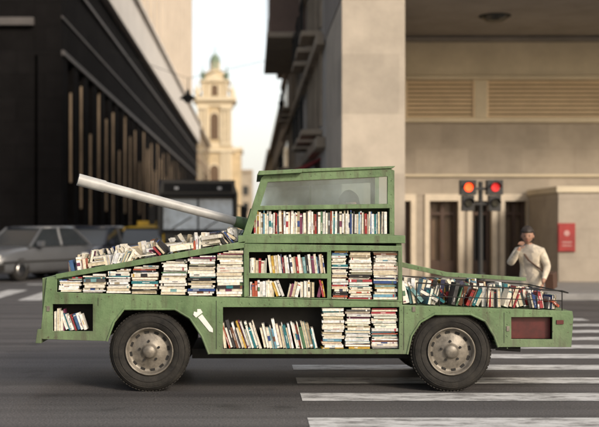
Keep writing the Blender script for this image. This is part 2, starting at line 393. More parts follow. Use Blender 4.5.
row(bk,X(270),X(326),lambda x:Z(273.8),10.0,(0.14,0.172),pw=0.65,lean=-0.12)
row(bk,X(250),X(326),lambda x:Z(297.5),10.0,(0.12,0.155),pw=0.55,gap=0.08)
row(bk,X(224),X(320),lambda x:Z(349),10.0,(0.17,0.26),pw=0.42,lean=-0.08,gap=0.05)
row(bk,X(54),X(66),lambda x:Z(331),10.0,(0.16,0.21),pw=0.75,lean=0.0)
row(bk,X(66),X(90),lambda x:Z(331),10.0,(0.12,0.17),pw=0.75,lean=-0.35)
row(bk,X(254),X(390.5),lambda x:Z(235.3),10.13,(0.185,0.222),(0.008,0.024),pw=0.6,pagep=0.15)
hz=lambda x: T(57,276)[1]+(x-X(57))*(T(245,243)[1]-T(57,276)[1])/(X(245)-X(57))
for k,(yy,hm) in enumerate([(10.06,0.11),(10.28,0.14),(10.55,0.14),(10.85,0.13),(11.15,0.13),(11.45,0.13)]):
    x=X(62)+R.uniform(0,.1)
    while x<X(238):
        n=R.randint(2,6); L=R.uniform(-1.0,0.5); 
        for i in range(n):
            t=R.uniform(0.012,0.038); h=hm*R.uniform(0.7,1.25)
            M=Matrix.Translation((x,yy+R.uniform(0,0.04),hz(x)+0.004+t*abs(math.sin(L))))@Matrix.Rotation(R.gauss(0,0.12),4,'Z')@Matrix.Rotation(L+R.gauss(0,0.08),4,'Y')
            book(bk,M,t,h,0.17,0.5,R.random()<0.4); x+=t/max(.45,math.cos(L))+0.001
            if x>X(238): break
        if R.random()<0.7 and x<X(225):
            h=R.uniform(.14,.22); z=hz(x+h)+0.006
            for i in range(R.randint(1,4)):
                t=R.uniform(.012,.036)
                M=Matrix.Translation((x+R.uniform(0,.02),yy+R.uniform(-.02,.03),z+t))@Matrix.Rotation(R.gauss(0,.2),4,'Z')@Matrix.Rotation(math.pi/2-0.14,4,'Y'); book(bk,M,t,h,.15,0.5,R.random()<.5); z+=t
            x+=h+0.01
dz=lambda x: T(402,305)[1]+(x-X(402))*(T(572,311)[1]-T(402,305)[1])/(X(572)-X(402))+0.004
for yy,hh in [(10.06,(0.14,0.2)),(10.3,(0.15,0.22)),(10.6,(0.15,0.22)),(10.95,(0.15,0.22)),(11.25,(0.15,0.21))]:
    x=X(404)+R.uniform(0,.03)
    while x<X(562):
        L=R.choice([R.uniform(-0.5,-0.1),R.uniform(0.1,0.5),R.uniform(-1.1,-.6),0.02]); n=R.randint(2,6)
        fall=max(0.55,1-max(0,(x-X(500))/1.2))
        for i in range(n):
            t=R.uniform(0.012,0.04); h=R.uniform(*hh)*fall
            M=Matrix.Translation((x,yy+R.uniform(0,0.05),dz(x)+t*abs(math.sin(L))))@Matrix.Rotation(R.gauss(0,0.15),4,'Z')@Matrix.Rotation(L+R.gauss(0,0.05),4,'Y')
            book(bk,M,t,h,0.17,0.42,R.random()<0.35); x+=t/max(.45,math.cos(L))+0.001
            if x>X(560): break
        x+=R.uniform(0,0.03)
par(bk.build('books',[M_book],None,0,True))

# ================================================================= people
def skin(name,verts,edges,radii,sub=1,root=0):
    me=bpy.data.meshes.new(name); me.from_pydata(verts,edges,[]); o=bpy.data.objects.new(name,me); scene.collection.objects.link(o)
    md=o.modifiers.new('s','SKIN'); md.use_smooth_shade=True
    sv=me.skin_vertices[0].data
    for i,r in enumerate(radii):
        sv[i].radius=r if isinstance(r,tuple) else (r,r); sv[i].use_root=(i==root)
    m2=o.modifiers.new('ss','SUBSURF'); m2.levels=sub; m2.render_levels=sub
    dg=bpy.context.evaluated_depsgraph_get(); out=bpy.data.meshes.new_from_object(o.evaluated_get(dg)); bpy.data.objects.remove(o)
    return out
M_skin=mat('skin',(0.36,0.20,0.135),0.55,0.1,8); M_hair=mat('brown_hair',(0.03,0.02,0.014),0.6,0.4,40)
M_cream=mat('cream_jacket',(0.60,0.53,0.42),0.85,0.35,9,0.5,22); M_jean=mat('dark_trousers',(0.05,0.05,0.065),0.85,0.2,20)
M_eye=mat('eye',(0.02,0.015,0.01),0.2,0.1); M_lip=mat('lips',(0.35,0.12,0.10),0.5,0.1); M_shoe=mat('shoe',(0.03,0.025,0.02),0.5,0.2)
M_shirt=mat('grey_shirt',(0.40,0.36,0.31),.85,.3,12)
def person(name,J,mats,M,clsf,head,handsdir):
    out=MB()
    keys=list(J['pts'].keys()); idx={k:i for i,k in enumerate(keys)}
    me=skin(name+'_s',[J['pts'][k][0] for k in keys],[(idx[a],idx[b]) for a,b in J['ed']],[J['pts'][k][1] for k in keys],2,idx['pelvis'])
    def put(me,cl):
        o=len(out.v); out.v+=[tuple(v.co) for v in me.vertices]; out.c+=[(1,1,1)]*len(me.vertices)
        for p in me.polygons:
            out.f.append(tuple(i+o for i in p.vertices)); out.m.append(cl(p.center)); out.sm.append(True)
    put(me,clsf)
    for (w,dirv,palm,spread) in handsdir:
        w=Vector(w); dv=Vector(dirv).normalized(); sp=Vector(spread).normalized(); pl=Vector(palm).normalized()
        for k,(off,ln) in enumerate([(-0.03,.062),(-0.01,.075),(0.011,.07),(0.031,.055)]):
            b=w+dv*0.055+sp*off
            pts=[b,b+dv*ln*.45+pl*.004,b+dv*ln*.75+pl*.018,b+dv*ln*.9+pl*.034]
            put(skin('f',pts,[(0,1),(1,2),(2,3)],[.0095,.009,.008,.007],1),lambda c:0)
        b=w+dv*0.02-sp*0.025; pts=[b,b+dv*.025-sp*.028+pl*.008,b+dv*.055-sp*.035+pl*.018]
        put(skin('f',pts,[(0,1),(1,2)],[.012,.010,.008],1),lambda c:0)
    hc,hy=head; H=Matrix.Translation(hc)@Matrix.Rotation(hy,4,'Z')@Matrix.Rotation(.12,4,'X')@Matrix.Scale(1.10,4)
    vs=[];n=24;m=18
    for j in range(m+1):
        p=math.pi*j/m
        for i in range(n):
            t=2*math.pi*i/n; x=math.sin(p)*math.cos(t); y=math.sin(p)*math.sin(t); z=math.cos(p)
            X_=0.076*x*(1 if z>-.1 else 1-0.42*(-z-.1)); Y_=0.096*y*(1 if z>-.1 else 1-0.25*(-z-.1)); Z_=0.118*z
            if y<-.5 and abs(x)<0.16 and -0.35<z<0.05: Y_-=0.020*(1-abs(z+.22)/.35)*(1-abs(x)/.2)
            if y<-.5 and .12<abs(x)<.5 and 0<z<.2: Y_+=0.006
            vs.append(H@Vector((X_,Y_,Z_)))
    out.add(vs,[(j*n+i,(j+1)*n+i,(j+1)*n+(i+1)%n,j*n+(i+1)%n) for j in range(m) for i in range(n)],0,smooth=True)
    hs=[]
    for j in range(m+1):
        p=math.pi*j/m*0.80
        for i in range(n):
            t=2*math.pi*i/n; x=math.sin(p)*math.cos(t); y=math.sin(p)*math.sin(t); z=math.cos(p)
            k=1.24 + 0.04*math.sin(9*t+5*z)
            if y<-.1 and z<0.40: k=0.86
            hs.append(H@Vector((0.076*x*k,0.096*y*k+0.006,0.118*z*(k*.97 if z>0 else 1)+0.002)))
    out.add(hs,[(j*n+i,(j+1)*n+i,(j+1)*n+(i+1)%n,j*n+(i+1)%n) for j in range(m) for i in range(n)],3,smooth=True)
    for sx in(-1,1):
        c=H@Vector((0.029*sx,-0.086,0.005)); out.sphere(c,0.009,4,8)
        c=H@Vector((0.077*sx,0.0,-0.01)); out.sphere(c,0.022,0,8,(0.4,0.8,1.3))
        c=H@Vector((0.029*sx,-0.09,0.026)); out.sphere(c,0.014,3,8,(1.3,0.4,0.25))
    c=H@Vector((0,-0.082,-0.056)); out.sphere(c,0.02,5,10,(1.2,0.5,0.35))
    o=out.build(name,mats,None,0,False); o.matrix_world=M
    return o
pts={'pelvis':((0,0,.93),(.15,.12)),'waist':((0,-.02,1.08),(.15,.12)),'chest':((0,-.06,1.26),(.175,.13)),'ub':((0,-.095,1.38),(.12,.095)),'nk':((0,-.14,1.455),(.052,.052)),'nt':((0,-.17,1.50),(.047,.047)),
'sl':((.165,-.08,1.36),.072),'el':((.245,-.04,1.11),.058),'wl':((.225,-.18,.92),.036),'hl':((.222,-.22,.86),(.035,.018)),
'sr':((-.165,-.09,1.36),.072),'er':((-.25,-.22,1.15),.060),'wr':((-.09,-.36,1.37),.034),'hr':((-.06,-.355,1.43),(.03,.018)),
'pl':((.09,0,.88),.095),'kl':((.10,-.16,.50),.062),'al':((.10,-.20,.09),.042),'fl':((.11,-.34,.035),(.04,.03)),
'pr':((-.09,0,.88),.095),'kr':((-.10,.03,.49),.062),'ar':((-.10,.24,.13),.042),'fr':((-.10,.13,.03),(.04,.03))}
ed=[('pelvis','waist'),('waist','chest'),('chest','ub'),('ub','nk'),('nk','nt'),('ub','sl'),('sl','el'),('el','wl'),('wl','hl'),('ub','sr'),('sr','er'),('er','wr'),('wr','hr'),('pelvis','pl'),('pl','kl'),('kl','al'),('al','fl'),('pelvis','pr'),('pr','kr'),('kr','ar'),('ar','fr')]
def clsf(c):
    if c.z>1.465 and abs(c.x)<.08: return 0
    if c.z<.10: return 6
    if (c-Vector((.224,-.21,.87))).length<.07 or (c-Vector((-.065,-.36,1.42))).length<.06: return 0
    if c.z<0.80 and not abs(c.x)>.2: return 2
    if abs(c.x)<.06+.05*(c.z-1.2) and -.28<c.y<-.10 and c.z>.85: return 7
    return 1
px_,d_=531,15.0
Mp=Matrix.Translation(((px_-VX)/F*d_,d_,0.004))@Matrix.Rotation(math.radians(-28),4,'Z')@Matrix.Diagonal((.92,.92,.83,1))
ped=person('pedestrian',{'pts':pts,'ed':ed},[M_skin,M_cream,M_jean,M_hair,M_eye,M_lip,M_shoe,M_shirt],Mp,clsf,((0,-.195,1.60),0.2),[((.224,-.20,.89),(-.03,-.45,-.9),(-1,0,-.2),(0,-.9,.4)),((-.085,-.36,1.40),(.35,.1,.9),(.3,.9,.0),(-.9,.2,.35))])
g=MB()
g.box(-.06,.06,-.12,.12,-.15,.1,0,Matrix.Translation((.27,.06,.92))@Matrix.Rotation(.15,4,'X'))
for a,b in [((-.13,-.12,1.42),(.02,-.215,1.22)),((.02,-.215,1.22),(.23,-.04,1.0)),((-.13,-.12,1.42),(-.02,.07,1.38)),((-.02,.07,1.38),(.23,.12,1.0))]: g.cyl(a,b,.014,.014,8)
bag=g.build('shoulder_bag',[mat('bag_leather',(0.08,0.04,0.025),0.5,.2)],None,0.012); bag.parent=ped
dp={k:pts[k] for k in ('pelvis','waist','chest','ub','nk','nt')}
dp.update({'sl':((.165,-.06,1.37),.062),'el':((.22,-.16,1.15),.048),'wl':((.14,-.40,1.20),.034),'hl':((.13,-.45,1.22),(.03,.018)),
'sr':((-.165,-.07,1.37),.062),'er':((-.22,-.16,1.15),.048),'wr':((-.14,-.40,1.20),.034),'hr':((-.13,-.45,1.22),(.03,.018)),
'pl':((.1,-.05,.9),.095),'kl':((.13,-.45,.92),.065),'al':((.13,-.62,.52),.045),'pr':((-.1,-.05,.9),.095),'kr':((-.13,-.45,.92),.065),'ar':((-.13,-.62,.52),.045)})
ed2=[e for e in ed if e[1] not in('fl','fr')]
drv=person('driver',{'pts':dp,'ed':ed2},[M_skin,mat('dark_sweater',(0.06,0.05,0.05),.9),M_jean,M_hair,M_eye,M_lip,M_shoe],
  Matrix.Translation((X(378),10.85,0.04))@Matrix.Rotation(math.radians(-75),4,'Z'),lambda c:0 if c.z>1.46 and abs(c.x)<.08 or c.y<-.4 and c.z>1.1 else (2 if c.z<.95 else 1),((0,-.195,1.60),0.9),
  [((.135,-.42,1.21),(0,-.8,.4),(-.5,0,-.6),(.6,0,-.6)),((-.135,-.42,1.21),(0,-.8,.4),(.5,0,-.6),(-.6,0,-.6))])

# ================================================================= ground
M_asph=mat('asphalt',(0.088,0.083,0.083),0.62,0.28,0.55,0.3,120,stretch=(0.25,1,1))
nt=M_asph.node_tree; b=nt.nodes['Principled BSDF']; src=b.inputs['Base Color'].links[0].from_socket
tc=nt.nodes.new('ShaderNodeTexCoord'); n=nt.nodes.new('ShaderNodeTexNoise'); n.inputs['Scale'].default_value=60; n.inputs['Detail'].default_value=4
nt.links.new(tc.outputs['Object'],n.inputs['Vector'])
rr=nt.nodes.new('ShaderNodeValToRGB'); rr.color_ramp.elements[0].position=.3; rr.color_ramp.elements[0].color=(.4,.4,.4,1); rr.color_ramp.elements[1].position=.72; rr.color_ramp.elements[1].color=(1.65,1.65,1.65,1)
nt.links.new(n.outputs['Fac'],rr.inputs[0])
mx=nt.nodes.new('ShaderNodeMix'); mx.data_type='RGBA'; mx.blend_type='MULTIPLY'; mx.inputs[0].default_value=1
nt.links.new(src,mx.inputs[6]); nt.links.new(rr.outputs[0],mx.inputs[7])
mp=nt.nodes.new('ShaderNodeMapping'); mp.inputs['Scale'].default_value=(.05,1.6,1); nt.links.new(tc.outputs['Object'],mp.inputs[0])
v=nt.nodes.new('ShaderNodeTexNoise'); v.inputs['Scale'].default_value=1.5; v.inputs['Detail'].default_value=5; nt.links.new(mp.outputs[0],v.inputs['Vector'])
cr=nt.nodes.new('ShaderNodeValToRGB'); cr.color_ramp.elements[0].position=0.35; cr.color_ramp.elements[0].color=(.62,.62,.62,1); cr.color_ramp.elements[1].position=0.62
cr.color_ramp.elements[1].color=(1.15,1.15,1.15,1)
nt.links.new(v.outputs['Fac'],cr.inputs[0])
m3=nt.nodes.new('ShaderNodeMix'); m3.data_type='RGBA'; m3.blend_type='MULTIPLY'; m3.inputs[0].default_value=1
nt.links.new(mx.outputs[2],m3.inputs[6]); nt.links.new(cr.outputs[0],m3.inputs[7])
o_=nt.nodes.new('ShaderNodeTexNoise'); o_.inputs['Scale'].default_value=1.7; o_.inputs['Detail'].default_value=3; nt.links.new(tc.outputs['Object'],o_.inputs['Vector'])
orr=nt.nodes.new('ShaderNodeValToRGB'); orr.color_ramp.elements[0].position=.60; orr.color_ramp.elements[0].color=(1,1,1,1); orr.color_ramp.elements[1].position=.74; orr.color_ramp.elements[1].color=(.5,.5,.5,1); nt.links.new(o_.outputs['Fac'],orr.inputs[0])
m6=nt.nodes.new('ShaderNodeMix'); m6.data_type='RGBA'; m6.blend_type='MULTIPLY'; m6.inputs[0].default_value=1; nt.links.new(m3.outputs[2],m6.inputs[6]); nt.links.new(orr.outputs[0],m6.inputs[7]); nt.links.new(m6.outputs[2],b.inputs['Base Color'])
g=MB(); g.add([(-900,-300,0),(900,-300,0),(900,2500,0),(-900,2500,0)],[(0,1,2,3)]); g.build('asphalt_road',[M_asph])
def worn(name,col):
    m=mat(name,col,0.6,0.15,4); nt=m.node_tree; b=nt.nodes['Principled BSDF']; src=b.inputs['Base Color'].links[0].from_socket
    tc=nt.nodes.new('ShaderNodeTexCoord'); mp=nt.nodes.new('ShaderNodeMapping'); mp.inputs['Scale'].default_value=(.6,1.6,1); nt.links.new(tc.outputs['Object'],mp.inputs[0])
    n=nt.nodes.new('ShaderNodeTexNoise'); n.inputs['Scale'].default_value=5; n.inputs['Detail'].default_value=10; n.inputs['Roughness'].default_value=.75; nt.links.new(mp.outputs[0],n.inputs['Vector'])
    r=nt.nodes.new('ShaderNodeValToRGB'); r.color_ramp.elements[0].position=.38; r.color_ramp.elements[1].position=.54; nt.links.new(n.outputs['Fac'],r.inputs[0])
    mx=nt.nodes.new('ShaderNodeMix'); mx.data_type='RGBA'; nt.links.new(r.outputs[0],mx.inputs[0]); mx.inputs[6].default_value=(.16,.155,.15,1); nt.links.new(src,mx.inputs[7]); nt.links.new(mx.outputs[2],b.inputs['Base Color'])
    return m
M_line=worn('worn_white_marking',(0.60,0.60,0.59))
g=MB()
def sheet(x0,x1,y0,y1,z=0.004,mi=0): g.add([(x0,y0,z),(x1,y0,z),(x1,y1,z),(x0,y1,z)],[(0,1,2,3)],mi)
for c,w in [(7.1,.5),(8.35,.62),(9.72,.45),(10.75,.42),(11.75,.42),(12.75,.42),(13.75,.42),(14.75,.42),(15.75,.42),(16.75,.42),(17.75,.42),(18.75,.42),(19.75,.42),(20.75,.42),(21.75,.42)]:
    sheet(0.42,5.2,c-w/2,c+w/2)
for i in range(9): sheet(-12.2+i*0.95,-11.75+i*0.95,22.3,26.0)
sheet(-5.6,1.2,28.2,28.6)
g.build('crosswalk',[M_line])
M_kerb=mat('kerb_granite',(0.25,0.245,0.24),.8,.2,4,.2)
def pavement(name,x0,x1,y0,y1,kx=None,ky=None):
    g=MB(); g.box(x0,x1,y0,y1,-0.02,0.13,0)
    if kx is not None: 
        s=1 if abs(kx-x0)<1e-3 else -1
        g.box(min(kx,kx-s*.15),max(kx,kx-s*.15),y0-.15,y1,-.02,.126,1)
    if ky is not None: g.box(x0,x1,ky-.15,ky,-.02,.126,1)
    return g.build(name,[mat(name+'_c',(0.23,0.22,0.21),.85,.2,3,.2),M_kerb],None,0.01)
pavement('pavement',0.8,40,22.6,29.9,0.8,22.6); pavement('pavement.001',0.8,2.0,30,260,0.8)
pavement('pavement.002',-45,-5.6,40.8,43.0,-5.6,40.8); pavement('pavement.003',-7.2,-5.6,43.01,260,-5.6)

# ================================================================= right building
rb=empty('stone_office_building')
M_rs=stone_mat('pale_stone_blocks',(0.36,0.31,0.25),(0.27,0.23,0.185),1.4,.7,msize=.006); M_pier=stone_mat('warm_pier_stone',(0.47,0.41,0.335),(0.40,0.35,0.28),3.5,1.3,msize=.005)
M_cream2=mat('cream_lintel',(0.60,0.52,0.38),.7,.15,1.2); M_shut=mat('metal_shutter_tan',(0.72,0.57,0.38),.55,.12,2)
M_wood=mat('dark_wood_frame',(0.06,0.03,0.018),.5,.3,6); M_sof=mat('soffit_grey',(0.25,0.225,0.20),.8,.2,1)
M_frame=mat('cream_door_frame',(0.60,0.52,0.41),.6,.15,4)
M_inlight=mat('painted_interior_light',(0.20,0.13,0.08),.35,.5,3,stretch=(6,1,.5))  # warm indoor light put into the colour of alternate door panes
M_wglass=mat('window_glass',(0.03,0.034,0.038),.06,.3,.4,spec=.9)
g=MB()
g.box(1.95,3.33,24.8,30.0,0.13,6.4,0)
g.box(1.85,3.43,24.7,30.0,0.13,0.55,1)
def wl(x0,x1,z0,z1,mi=1,y0=30.0,y1=31.0): g.box(x0,x1,y0,y1,z0,z1,mi)
wl(3.33,30,2.25,4.28,1); wl(3.33,30,5.3,6.3,2); 
for a,b in [(3.33,4.05),(5.87,6.18),(9.6,9.9),(13.3,13.6),(17,17.3)]: wl(a,b,4.28,5.3,2)
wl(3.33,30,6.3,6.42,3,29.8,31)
wl(3.33,30,4.18,4.30,2,29.88,30); wl(3.33,30,5.32,5.40,2,29.9,30); wl(3.33,30,2.75,2.82,2,29.93,30)
doors=[(3.5,4.25),(4.6,5.5),(5.72,6.38),(6.58,7.3)]
prev=3.33
for a,b in doors+[(30,30)]:
    if a>prev: wl(prev,a,0.13,2.25,1)
    prev=b
g.box(7.25,14,27.0,29.9,0.13,2.25,1); g.box(7.2,14.05,26.95,29.9,2.252,2.40,2)
par(g.build('walls',[M_pier,M_rs,M_cream2,M_sof],None,0.015),rb)
g=MB()
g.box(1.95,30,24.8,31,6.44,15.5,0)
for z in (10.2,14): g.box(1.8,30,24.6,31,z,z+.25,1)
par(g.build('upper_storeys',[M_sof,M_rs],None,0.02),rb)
g=MB()
for z in (7.4,11.2):
    for i in range(8):
        x=3+i*2.6; g.box(x,x+1.3,24.72,24.78,z,z+2,0); g.box(x-.1,x+1.4,24.66,24.74,z-.12,z-.01,1)
par(g.build('upper_windows',[M_wglass,M_cream2]),rb)
g=MB()
for a,b in [(4.05,5.87),(6.18,9.6),(9.9,13.3),(13.6,17)]:
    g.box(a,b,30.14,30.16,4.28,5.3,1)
    n=9
    for i in range(n):
        z=4.30+i*(1.0/n); Mx=Matrix.Translation((0,30.06,z+.05))@Matrix.Rotation(1.1,4,'X'); g.box(a,b,-.045,.045,-.008,.008,0,Mx)
    g.box(a,a+.05,30.01,30.14,4.28,5.3,0); g.box(b-.05,b,30.01,30.14,4.28,5.3,0)
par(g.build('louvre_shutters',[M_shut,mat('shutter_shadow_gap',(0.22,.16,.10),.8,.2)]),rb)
g=MB()
for k,(a,b) in enumerate(doors):
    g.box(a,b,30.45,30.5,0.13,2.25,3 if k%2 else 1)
    for x0,x1 in ((a-.06,a+.07),(b-.07,b+.06)): g.box(x0,x1,29.95,30.2,.13,2.30,2)
    g.box(a+.07,b-.07,29.95,30.2,2.12,2.30,2)
    mid=(a+b)/2
    for x0,x1 in((a+.07,a+.17),(mid-.05,mid+.05),(b-.17,b-.07)): g.box(x0,x1,30.25,30.32,.13,2.12,0)
    g.box(a+.15,b-.15,30.26,30.31,.13,.55,0); g.box(a+.15,b-.15,30.26,30.31,1.75,1.83,0)
par(g.build('doors',[M_wood,M_wglass,M_frame,M_inlight]),rb)
g=MB(); g.lathe([(0,-.14),(.22,-.13),(.3,-.06),(.32,-.0)],(5.75,27,6.44),'z',24); g.lathe([(.32,-.02),(.38,-.02),(.38,0)],(5.75,27,6.44),'z',24,1)
par(g.build('ceiling_lamp',[mat('lamp_glass_unlit',(.03,.03,.025),.2),M_dark]),rb)
sg=MB(); x0,z1=P(558,224,27); x1,z0=P(574,251,27)
sg.box(x0,x1,26.93,26.96,z0,z1,0)
sg.box(x0-.02,x1+.02,26.962,26.985,z0-.02,z1+.02,0)
h=z1-z0; w=x1-x0
sg.cyl((x0+w*.5,26.93,z0+h*.66),(x0+w*.5,26.922,z0+h*.66),w*.18,w*.18,16,1)
for (a,b) in [(.30,.35),(.18,.22)]: sg.box(x0+w*.2,x1-w*.2,26.925,26.93,z0+h*a,z0+h*b,1)
sg.build('red_wall_sign',[mat('red_enamel',(0.30,0.02,0.02),.4),mat('pale_red_print',(0.45,.25,.23),.5)])
sb=empty('balcony_apartment_building'); g=MB(); w=MB()
XR=2.0
g.box(XR,20,31.02,62,0.13,15.5,0)
for z in (3.6,6.4,9.6,12.8,15.5): g.box(XR-.25,XR+.0,31.02,62,z,z+.3,1)
g.box(XR-1.35,XR,42,52,8.6,12.4,2); g.box(XR-1.45,XR,41.9,52.1,12.4,12.65,1); g.box(XR-1.45,XR,41.9,52.1,8.4,8.6,1)
for k,y in enumerate([32.5,35.5,38.5,53,56,59]):
    for z in (0.6,4.4,7.2,10.3,13.3):
        w.box(XR-.03,XR-.005,y,y+1.4,z,z+1.9,0); w.box(XR-.08,XR-.0,y-.15,y,z-.1,z+2.1,1); w.box(XR-.08,XR-.0,y+1.4,y+1.55,z-.1,z+2.1,1)
    for z in (4.2,7.0,10.1):
        g.box(XR-.6,XR,y-.2,y+1.7,z-.15,z,1)
        for i in range(8): w.box(XR-.58,XR-.55,y-.2+i*.26,y-.17+i*.26,z,z+.9,2)
        w.box(XR-.6,XR-.54,y-.2,y+1.7,z+.9,z+.95,2)
for y in (42.6,44.8,47,49.2): w.box(XR-1.38,XR-1.352,y,y+1.6,9.3,11.6,0)
par(g.build('walls',[mat('grey_render',(0.42,0.39,0.35),.85,.2,.8,.1,8),M_tan,mat('brown_bay',(0.15,0.095,0.07),.6,.2,2)],None,.02),sb); par(w.build('windows_and_railings',[M_wglass,M_tan,M_dark]),sb)
g=MB(); g.prism([(XR,3.45),(XR-1.0,3.0),(XR-1.0,2.85),(XR-.97,2.85),(XR,3.38)],33,36.5,0); g.build('red_awning',[mat('red_canvas',(0.22,0.03,0.03),.85,.2)])
def simple_building(name,x0,x1,y0,y1,h,m,m2,fl=3.4,side='R',win=2.6):
    e=empty(name); g=MB(); g.box(x0,x1,y0,y1,.13,h,0)
    X_=x0 if side=='R' else x1; s=-1 if side=='R' else 1
    g.box(min(X_,X_+s*.4),max(X_,X_+s*.4),y0,y1,h-.5,h+.1,1); g.box(x0,x1,y0-.3,y0,h-.5,h+.1,1)
    w=MB(); z=1.0
    while z+2<h-.6:
        y=y0+.8
        while y+1.2<y1:
            a,b=sorted((X_+s*.01,X_+s*.04)); w.box(a,b,y,y+1.2,z,z+1.9,0); a,b=sorted((X_,X_+s*.12)); w.box(a,b,y-.15,y+1.35,z-.18,z-.02,1); w.box(a,b,y-.15,y+1.35,z+1.92,z+2.1,1)
            y+=win
        x=x0+.9
        while x+1.2<x1:
            w.box(x,x+1.2,y0-.04,y0-.01,z,z+1.9,0); w.box(x-.15,x+1.35,y0-.12,y0,z-.18,z-.02,1); x+=win
        a,b=sorted((X_,X_+s*.15)); g.box(a,b,y0,y1,z+2.5,z+2.7,1)
        z+=fl
    par(g.build('walls',[m,m2],None,.02),e); par(w.build('windows',[M_wglass,m2]),e)
simple_building('red_brick_building',2.0,16,62.1,74,11.5,mat('red_brown_brick',(0.22,0.10,0.07),.85,.25,2),M_tan)
simple_building('pale_townhouse',2.2,16,74.1,120,9.5,mat('pale_render',(0.42,0.38,0.32),.85,.2,.6),M_tan)
simple_building('pale_townhouse',2.0,16,120.1,180,9.5,mat('ochre_render',(0.42,0.33,0.22),.85,.2,.6),M_tan)
simple_building('distant_corner_building',-2.8,0.2,235,270,13,mat('beige_render',(0.4,0.34,0.26),.85,.2,.6),M_tan)

# ================================================================= left building
lb=empty('dark_granite_bank_building')
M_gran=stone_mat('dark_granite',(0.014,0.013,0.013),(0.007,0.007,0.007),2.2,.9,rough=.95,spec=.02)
M_par=mat('pale_parapet_stone',(0.66,0.62,0.57),.8,.1,.5); XL=-7.2
M_refl=mat('tan_reflected_light',(0.50,0.38,0.26),.6,.45,.5)  # warm reflected light put into the colour of strips on the column sides
M_grey=mat('grey_stone_trim',(0.10,0.09,0.085),.7,.25,.8)
M_lglass=mat('bank_dark_glass',(0.012,0.013,0.015),.25,.3,.4,spec=.4)
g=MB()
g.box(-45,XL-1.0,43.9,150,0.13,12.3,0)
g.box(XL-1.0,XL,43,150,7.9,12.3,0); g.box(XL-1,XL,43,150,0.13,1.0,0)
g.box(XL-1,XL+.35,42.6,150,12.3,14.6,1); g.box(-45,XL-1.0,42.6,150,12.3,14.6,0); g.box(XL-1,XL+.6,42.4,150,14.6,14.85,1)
g.box(XL,XL+.12,43,150,7.9,8.1,4); g.box(XL,XL+.12,43,150,11.0,11.15,4); g.box(XL,XL+.06,43,150,9.3,9.4,4)
y=43.0; kk=0
while y<149:
    g.box(XL-.9,XL+.05,y,y+1.2,1.0,7.9,0); g.box(XL-.9,XL+.2,y-.1,y+1.3,1.0,1.5,0)
    if kk>0: g.box(XL-.13,XL-.04,y-.05,y-.002,[1.5,3.2,2.2][kk%3],[7.9,6.8,7.4,5.6][kk%4],2)
    y+=2.8; kk+=1
g.box(-45,XL-1.0,43,43.898,9.0,12.3,0)
x=XL-1.0
for k in range(7):
    g.box(x-1.4,x,43,43.898,0.13,9,0); g.box(x-1.5,x+.1,42.85,43,0.13,1.1,4)
    g.box(x-4.4,x-1.4,43.4,43.898,4.0,4.8,0); g.box(x-4.3,x-1.5,42.5,43.4,4.75,5.0,4)
    for i in range(10): g.box(x-4.25+i*.29,x-4.2+i*.29,42.56,42.6,5.0,5.75,0)
    g.box(x-4.3,x-1.5,42.54,42.62,5.75,5.82,4)
    g.box(x-4.4,x-4.1,43.5,43.898,.13,4,3); g.box(x-1.7,x-1.4,43.5,43.898,.13,4,3)
    g.box(x-4.15,x-4.05,43.45,43.6,5,9,4); g.box(x-1.75,x-1.65,43.45,43.6,5,9,4)
    x-=4.4
g.box(-45,XL-1,42.75,43,9.0,9.3,4); g.box(-45,XL,42.9,43,10.8,11.0,4)
par(g.build('walls',[M_gran,M_par,M_refl,mat('bronze_trim',(0.22,0.11,0.05),.45,.3,3,metal=.3),M_grey],None,.03),lb)
w=MB(); y=43
while y<149: w.box(XL-.99,XL-.96,y+1.2,y+2.35,1,7.9,0); y+=2.8
x=XL-1
for k in range(7):
    w.box(x-4.1,x-1.7,43.7,43.75,.2,4,0); w.box(x-4.1,x-1.7,43.7,43.75,5,8.8,0)
    for i in (1,2): w.box(x-4.1+i*.8-.03,x-4.1+i*.8+.03,43.62,43.7,.2,8.8,1)
    for z in (1.5,2.7,6.2,7.5): w.box(x-4.1,x-1.7,43.6,43.69,z,z+.06,1)
    x-=4.4
par(w.build('windows',[M_lglass,M_grey]),lb)
tbd=empty('tall_stone_office_tower'); g=MB(); w=MB()
xt=-8.2
g.box(-40,xt,60,148,14.86,60,0); y=60
while y<147:
    g.box(xt,xt+.6,y,y+1.1,14.86,60,1)
    for z in range(16,58,4): w.box(xt+.01,xt+.05,y+1.2,y+2.7,z,z+2.3,0); w.box(xt+.0,xt+.3,y+1.1,y+2.8,z+2.4,z+3.4,1)
    y+=5.6
for x in range(-38,-9,4):
    for z in range(16,58,4): w.box(x,x+1.8,59.95,59.99,z,z+2.3,0)
par(g.build('walls',[mat('warm_tower_stone',(0.26,0.215,0.17),.8,.15,.4),mat('pale_tower_pilaster',(0.58,0.51,0.43),.8,.12,.4)]),tbd); par(w.build('windows',[M_wglass,M_tan]),tbd)

